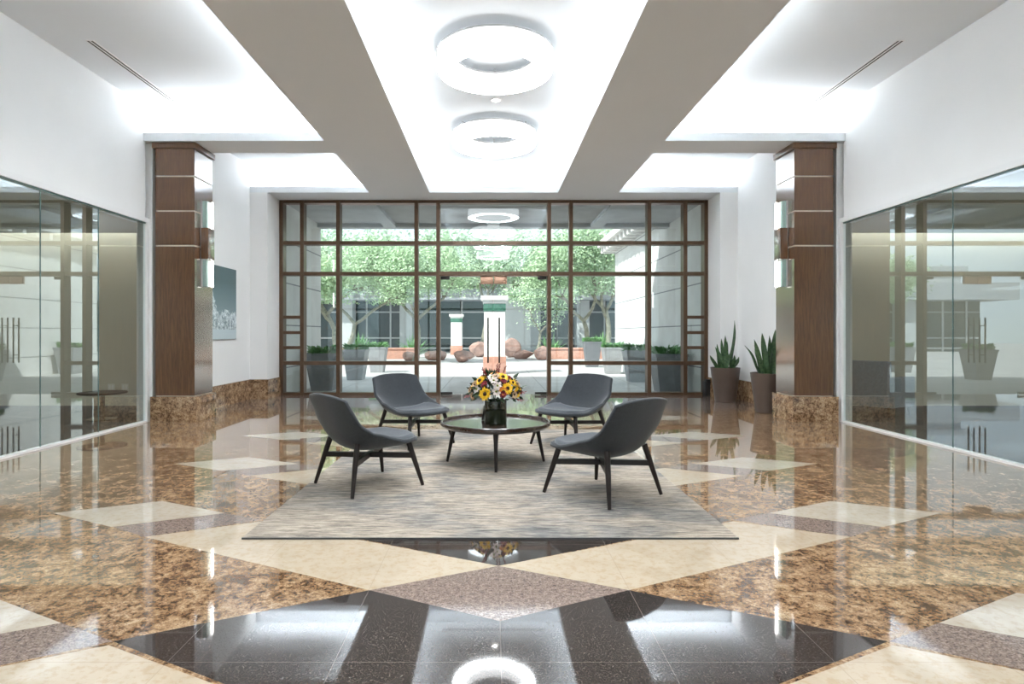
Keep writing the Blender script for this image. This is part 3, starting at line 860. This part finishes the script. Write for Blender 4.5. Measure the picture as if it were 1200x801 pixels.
# ------------------------------------------------------------------ side room furniture
t = thing('side_table', 'low round dark table behind the left glass wall', 'table', (-5.72, 8.72, 0), 0)
bm = B(); lathe(bm, [(0, .378), (.31, .378), (.318, .386), (.318, .396), (.31, .402), (0, .402)], 40); obj('table_top', bm, 'walnut', t)
bm = B(); tube(bm, [(0, 0, .02), (0, 0, .378)], .03, 12); obj('pedestal', bm, 'chrome', t)
bm = B(); lathe(bm, [(0, 0), (.2, 0), (.2, .012), (.03, .025), (0, .025)], 32); obj('foot', bm, 'chrome', t)
t = thing('armchair', 'blue grey upholstered armchair behind the right glass wall', 'armchair', (6.02, 9.35, 0), R(-60))
bm = B(); box(bm, -.30, .30, -.30, .30, .16, .42, .04); obj('seat', bm, 'chair_blue', t)
bm = B(); box(bm, -.33, .33, -.40, -.26, .14, .84, .05); obj('backrest', bm, 'chair_blue', t)
for s in (-1, 1):
    bm = B(); a, b = sorted((s*.29, s*.38)); box(bm, a, b, -.34, .30, .14, .60, .035); obj('armrest', bm, 'chair_blue', t)
    for yy in (-.32, .26):
        bm = B(); tube(bm, [(s*.31, yy, 0), (s*.30, yy, .17)], [.014, .02], 10); obj('leg', bm, 'walnut', t)

# ================================================================== OUTSIDE
GZ0 = -.05
bm = B(); quad(bm, [(-60, 12.4, GZ0), (60, 12.4, GZ0), (60, 120, GZ0), (-60, 120, GZ0)])
struct('ground', bm, 'paving', angle=0)
# porch roof over the entrance and the walls that carry it
bm = B(); box(bm, -9, 5.4, 12.4, 15.3, 4.02, 4.55); box(bm, -9, 5.4, 15.0, 15.3, 3.93, 4.02)
for x in (-2.6, 0, 2.6): box(bm, x-.15, x+.15, 12.4, 15.0, 3.93, 4.02)
struct('porch_roof', bm, 'concrete')
bm = B(); box(bm, -5.2, -4.42, 12.4, 15.3, GZ0, 4.02); struct('wall_porch', bm, 'stonewall')
bm = B(); box(bm, 4.42, 5.4, 12.4, 21.6, GZ0, 4.2)
struct('wall_courtyard', bm, 'stonewall')
t = thing('eaves', 'white eaves with rafter tails along the top of the sunlit stone wall', 'eaves', (4.42, 0, 4.2), 0)
bm = B(); box(bm, -.55, 1.2, 15.3, 22.1, .22, .42); obj('roof_edge', bm, 'stucco', t)
for k in range(13):
    bm = B(); y = 15.5+.53*k; box(bm, -.45, .3, y, y+.14, 0, .22); obj('rafter_tail', bm, 'stucco', t)
# lamp pillars
def pillar(x, y, label):
    t = thing('lamp_pillar', label, 'pillar', (x, y, GZ0), 0)
    bm = B(); box(bm, -.37, .37, -.37, .37, 0, .56, .01); obj('plinth', bm, 'salmon', t)
    bm = B(); box(bm, -.34, .34, -.34, .34, .56, 2.03, .01); obj('shaft', bm, 'stucco', t)
    bm = B(); box(bm, -.36, .36, -.36, .36, 2.03, 2.28, .006); obj('band', bm, 'green_band', t)
    bm = B(); box(bm, -.38, .38, -.38, .38, 2.28, 2.38, .01); box(bm, -.44, .44, -.44, .44, 2.38, 2.53, .015); obj('capital', bm, 'stucco', t)
    return t
p1 = pillar(.05, 19.6, 'white square pillar with green band, straight beyond the glass doors')
dup(p1, (-2.25, 37.5, GZ0), 0, 'small looking white pillar far off, left of the one beyond the doors')
# planters
def planter(x, y, mat, fol, seed, label, w=.34, h=.86):
    t = thing('courtyard_planter', label, 'planter', (x, y, GZ0), 0)
    bm = B()
    def ring(r, z): return [bm.verts.new((sx*r, sy*r, z)) for sx, sy in ((-1, -1), (1, -1), (1, 1), (-1, 1))]
    rs = [ring(w*.68, 0), ring(w, h-.06), ring(w*1.04, h-.06), ring(w*1.04, h), ring(w*.92, h), ring(w*.9, h-.1)]
    for a, b in zip(rs, rs[1:]):
        for k in range(4): bm.faces.new((a[k], a[(k+1) % 4], b[(k+1) % 4], b[k]))
    bm.faces.new(rs[0][::-1]); bm.faces.new(rs[-1])
    obj('tub', bm, mat, t)
    rg = random.Random(seed); bm = B()
    for i in range(420):
        a = rg.uniform(0, 2*PI); r = w*.95*math.sqrt(rg.random())
        p = Vector((r*math.cos(a), r*math.sin(a), h-.06+rg.uniform(0, .16)))
        d = Vector((math.cos(a)*.7, math.sin(a)*.7, rg.uniform(.2, 1.0))).normalized()
        s_ = d.cross(Vector((rg.uniform(-1, 1), rg.uniform(-1, 1), .3))).normalized()
        l, ww = rg.uniform(.08, .18), rg.uniform(.015, .03)
        quad(bm, [p, p+d*l*.5+s_*ww, p+d*l+Vector((0, 0, -.02)), p+d*l*.5-s_*ww])
    obj('foliage', bm, fol, t, 0, flip=False)
planter(3.92, 13.45, 'planter', 'bush', 1, 'dark grey planter of green plants nearest the right end of the window', .35)
planter(3.90, 16.3, 'planter_w', 'bush', 2, 'second grey planter back along the stone wall', .32)
planter(3.90, 19.5, 'planter_w', 'bush', 3, 'third grey planter back along the stone wall', .32)
planter(3.88, 23.4, 'planter', 'agave', 4, 'farthest right grey planter at the foot of the forked tree', .32, 1.0)
planter(-3.92, 13.85, 'planter', 'bush', 5, 'dark grey planter nearest the left end of the window', .35)
planter(-3.90, 17.0, 'planter_w', 'agave', 6, 'second grey planter back on the left side', .31)
planter(-3.90, 20.2, 'planter_w', 'agave', 7, 'third grey planter back on the left side', .30)
# low salmon planting walls with spiky clumps
def low_wall(x0, x1, y, label, hh=.5):
    t = thing('low_planting_wall', label, 'low wall', ((x0+x1)/2, y, GZ0), 0); w = (x1-x0)/2
    bm = B(); box(bm, -w, w, -.2, .2, 0, hh, .01); obj('wall_body', bm, 'salmon', t)
    bm = B(); box(bm, -w-.04, w+.04, -.25, .25, hh, hh+.08, .01); obj('coping', bm, 'salmon', t)
low_wall(-8.4, -4.0, 31, 'low salmon planting wall on the left of the courtyard')
low_wall(2.8, 6.6, 31, 'low salmon planting wall on the right of the courtyard')
def spiky(x, y, z, r, seed, label):
    rg = random.Random(seed); bm = B()
    for i in range(70):
        a = rg.uniform(0, 2*PI); e = rg.uniform(.25, 1.45); d = dirv(a, e)
        s_ = d.cross(Vector((0, 0, 1))).normalized()*rg.uniform(.03, .05)*r; l = r*rg.uniform(.75, 1.15)
        dr = Vector((0, 0, -.18*l*math.cos(e)))
        quad(bm, [s_*.5, d*l*.55+s_, d*l*.55-s_, -s_*.5]); quad(bm, [d*l*.55+s_, d*l+dr, d*l+dr*.98, d*l*.55-s_])
    o = obj('spiky_shrub', bm, 'agave', None, 0, flip=False); o.location = (x, y, z)
    tag(o, label, 'shrub')
spiky(-7.3, 32.7, GZ0, 1.45, 1, 'light green spiky clump farthest left, behind the left planting wall')
spiky(-4.35, 32.7, GZ0, 1.4, 2, 'light green spiky clump behind the left planting wall, nearer the doors')
spiky(3.15, 32.7, GZ0, 1.4, 4, 'light green spiky clump behind the right planting wall, nearer the doors')
spiky(6.0, 32.7, GZ0, 1.4, 5, 'light green spiky clump behind the right planting wall, farther right')
# boulders
def boulder(x, y, r, sq, seed, label):
    rg = random.Random(seed); bm = B()
    bmesh.ops.create_icosphere(bm, subdivisions=3, radius=1.0)
    dirs = [(dirv(rg.uniform(0, 2*PI), rg.uniform(-1, 1.3)), rg.uniform(.55, .9)) for _ in range(14)]
    for v_ in bm.verts:
        n_ = v_.co.normalized(); k = 1.0
        for d, c in dirs:
            q = n_.dot(d)
            if q > 1e-3: k = min(k, c/q)
        v_.co = Vector((n_.x*k*r, n_.y*k*r*.8, n_.z*k*r*sq))
    mz = min(v_.co.z for v_ in bm.verts)
    for v_ in bm.verts: v_.co.z = max(v_.co.z-mz-.12*r, 0)
    o = obj('boulder', bm, 'rock', None, 25); o.location = (x, y, GZ0); o.rotation_euler = (0, 0, rg.uniform(0, 6))
    tag(o, label, 'boulder', 'boulders in the courtyard')
boulder(-1.35, 27.5, .62, .62, 1, 'pale pink boulder on the paving left of the near white pillar')
boulder(-2.75, 29.5, .75, .45, 2, 'flat boulder lying behind the left door jamb')
boulder(-.8, 33.5, .62, .9, 3, 'tall dark red boulder just left of the near white pillar')
boulder(1.0, 33.0, .62, .95, 4, 'tall dark red boulder just right of the near white pillar')
boulder(1.65, 31.0, .7, .5, 5, 'low reddish boulder right of the near white pillar')
boulder(2.45, 30.0, .6, .7, 6, 'reddish boulder close to the right door jamb')
boulder(-3.9, 28.5, .55, .6, 7, 'small rounded boulder in front of the left spiky clump')
# trees
def tree(x, y, h, spread, seed, bark, leaf, nleaf, label, fork=2, lean=(0, 0), lowc=.42, lsz=.10):
    rg = random.Random(seed)
    t = thing('palo_verde_tree', label, 'tree', (x, y, GZ0), 0, 'trees in the courtyard')
    bm = B(); tips = []
    def grow(p, d, l, r, lev):
        pts = [p]; q = p.copy(); dd = d.copy(); n = 5
        for i in range(n):
            dd = (dd + Vector((rg.uniform(-.28, .28), rg.uniform(-.28, .28), rg.uniform(-.08, .16)))).normalized()
            q = q + dd*l/n; pts.append(q)
        r1 = r*.62
        tube(bm, pts, [r+(r1-r)*i/n for i in range(n+1)], 7 if lev < 2 else 5)
        if lev >= 3:
            tips.extend(pts[2:]); return
        if lev >= 1: tips.extend(pts[3:])
        for k in range(fork if lev == 0 else 3):
            a = rg.uniform(0, 2*PI) if lev else (PI*k*2/fork + rg.uniform(-.5, .5))
            out = Vector((math.cos(a), math.sin(a)*.8, 0))
            nd = (dd*.75 + out*(.75*spread) + Vector((0, 0, .12))).normalized()
            grow(pts[-1-(k > 1)], nd, l*rg.uniform(.72, .92), r1*.92, lev+1)
    grow(Vector((0, 0, 0)), Vector((lean[0], lean[1], 1)).normalized(), h*.30, .022*h, 0)
    obj('trunk', bm, bark, t, 60)
    bm = B()
    for i in range(nleaf):
        c = rg.choice(tips); g = Vector((rg.gauss(0, .36), rg.gauss(0, .36), rg.gauss(0, .26)))*h*.16
        p = c+g
        if p.z < h*lowc: continue
        a = Vector((rg.uniform(-1, 1), rg.uniform(-1, 1), rg.uniform(-.7, .7))).normalized()
        s_ = a.orthogonal().normalized(); l, w = lsz*rg.uniform(.6, 1.4), lsz*rg.uniform(.25, .5)
        quad(bm, [p, p+a*l*.5+s_*w, p+a*l, p+a*l*.5-s_*w])
    obj('crown', bm, leaf, t, 0, flip=False)
tree(4.3, 26.0, 6.4, 1.0, 11, 'bark', 'palo', 17000, 'forked pale green tree behind the right planters', 2, (-.1, 0), .46)
tree(-3.6, 27.5, 6.6, 1.05, 23, 'bark', 'palo', 18000, 'multi stemmed pale green tree left of the doors', 3, (.1, 0), .46)
tree(-6.6, 26.0, 6.2, 1.1, 37, 'bark', 'palo', 17000, 'leaning pale green tree farthest left in the courtyard', 2, (.25, 0), .42)
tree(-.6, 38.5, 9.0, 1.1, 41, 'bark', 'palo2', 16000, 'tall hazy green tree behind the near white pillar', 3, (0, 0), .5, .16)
tree(2.6, 34.8, 5.0, .9, 53, 'bark', 'palo', 6000, 'small bright green tree right of the door opening', 2, (.05, 0), .25, .11)
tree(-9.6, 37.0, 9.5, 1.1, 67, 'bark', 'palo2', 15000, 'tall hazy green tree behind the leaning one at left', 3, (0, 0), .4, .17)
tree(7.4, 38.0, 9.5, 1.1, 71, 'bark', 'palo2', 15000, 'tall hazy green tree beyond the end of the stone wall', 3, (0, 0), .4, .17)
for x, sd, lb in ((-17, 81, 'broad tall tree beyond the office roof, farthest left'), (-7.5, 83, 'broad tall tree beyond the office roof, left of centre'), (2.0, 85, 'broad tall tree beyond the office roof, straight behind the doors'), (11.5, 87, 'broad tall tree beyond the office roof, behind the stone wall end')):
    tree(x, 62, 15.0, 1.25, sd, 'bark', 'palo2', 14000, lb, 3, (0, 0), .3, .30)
# office building across the courtyard
t = thing('office_building', 'grey office building with dark windows across the courtyard', 'building', (0, 44, GZ0), 0)
bm = B(); box(bm, -26, 26, 0, 8, 0, 3.7); obj('dark_glazing', bm, 'bglass', t)
bm = B(); box(bm, -27, 27, -2.2, 8, 3.7, 4.9); obj('fascia', bm, 'bldg', t)
bm = B(); box(bm, -25, 25, .5, 8, 4.9, 5.9); obj('upper_wall', bm, 'bldg_light', t)
bm = B(); box(bm, -25.3, 25.3, .2, 8.2, 5.9, 6.3); obj('roof', bm, 'bldg', t)
for i, x in enumerate([-20, -15, -10.5, -6.2, 3.0, 6.5, 11, 16, 21]):
    bm = B(); box(bm, x-.45, x+.45, -1.2, .3, 0, 3.7); obj('pier', bm, 'bldg_light', t)
bm = B(); box(bm, .9, 2.6, -3.2, .2, 0, 5.6); obj('stair_wall', bm, 'bldg_light', t)
bm = B()
x = -25.0
while x < 25.5:
    box(bm, x-.06, x+.06, -.06, .05, 0, 3.7); x += 1.75
for z in (.25, 1.0, 2.9): box(bm, -26, 26, -.05, .05, z-.05, z+.05)
obj('mullions', bm, 'bldg_light', t)
rg = random.Random(9); bm = B()
for i in range(5000):
    x = rg.uniform(-14, 14); p = Vector((x, -2.25+rg.uniform(-.25, .2), 4.9-abs(rg.gauss(0, .35))+rg.uniform(0, .5)))
    a = Vector((rg.uniform(-1, 1), -.4, rg.uniform(-1, .3))).normalized(); s_ = a.orthogonal().normalized()
    quad(bm, [p, p+a*.13+s_*.07, p+a*.26, p+a*.13-s_*.07])
obj('hanging_vine', bm, 'palo', t, 0, flip=False)['kind'] = 'stuff'

GROUPS = {'clad_column': 'wood clad columns of the lobby', 'wall_sconce': 'sconces on the wood columns', 'ring_light': 'ring lights in the centre coffer',
          'downlight': 'downlights in the centre coffer', 'linear_air_vent': 'slot vents in the ceiling', 'potted_snake_plant': 'potted snake plants by the right column',
          'outlet_plate': 'socket plates behind the left glass', 'lamp_pillar': 'white lamp pillars in the courtyard', 'courtyard_planter': 'planters in the courtyard',
          'low_planting_wall': 'low planting walls in the courtyard', 'spiky_shrub': 'spiky clumps in the courtyard'}
for o in C.objects:
    b = o.name.split('.')[0]
    if not o.parent and b in GROUPS: o['group'] = GROUPS[b]

# ================================================================== light, camera, view
sun = bpy.data.lights.new('sun', 'SUN'); sun.energy = 2.0; sun.angle = R(.6); sun.color = (1, .97, .92)
so = bpy.data.objects.new('sun', sun); C.objects.link(so)
so.rotation_euler = Vector((.55, .45, -.72)).to_track_quat('-Z', 'Y').to_euler()
w = bpy.data.worlds.new('sky'); scene.world = w; w.use_nodes = True
nt = w.node_tree; bg = nt.nodes['Background']
sky = nt.nodes.new('ShaderNodeTexSky'); sky.sky_type = 'HOSEK_WILKIE'
sky.sun_direction = Vector((-.55, -.45, .72)).normalized(); sky.turbidity = 3.0; sky.ground_albedo = .5
mx = nt.nodes.new('ShaderNodeMix'); mx.data_type = 'RGBA'; mx.inputs[0].default_value = .45
nt.links.new(sky.outputs[0], mx.inputs[6]); mx.inputs[7].default_value = (.9, .95, 1, 1)
nt.links.new(mx.outputs[2], bg.inputs['Color']); bg.inputs['Strength'].default_value = 0.8

cam = bpy.data.cameras.new('camera'); co = bpy.data.objects.new('camera', cam); C.objects.link(co)
co.location = (-.035, 0, 1.25); co.rotation_euler = (PI/2, 0, 0)
cam.sensor_fit = 'HORIZONTAL'; cam.sensor_width = 36; cam.lens = 21.0
cam.shift_x = (600-576.5)/1200; cam.shift_y = -(400.5-391)/1200*1.0
cam.clip_start = .05; cam.clip_end = 400
scene.camera = co
cy = scene.cycles
cy.max_bounces = 10; cy.diffuse_bounces = 4; cy.glossy_bounces = 5; cy.transmission_bounces = 4; cy.transparent_max_bounces = 24
cy.caustics_reflective = True; cy.caustics_refractive = False
cy.sample_clamp_indirect = 5.0
cy.use_denoising = True; cy.denoiser = 'OPENIMAGEDENOISE'
vs = scene.view_settings
vs.view_transform = 'Standard'; vs.look = 'None'; vs.gamma = 1.0; vs.use_curve_mapping = False; vs.exposure = 1.87
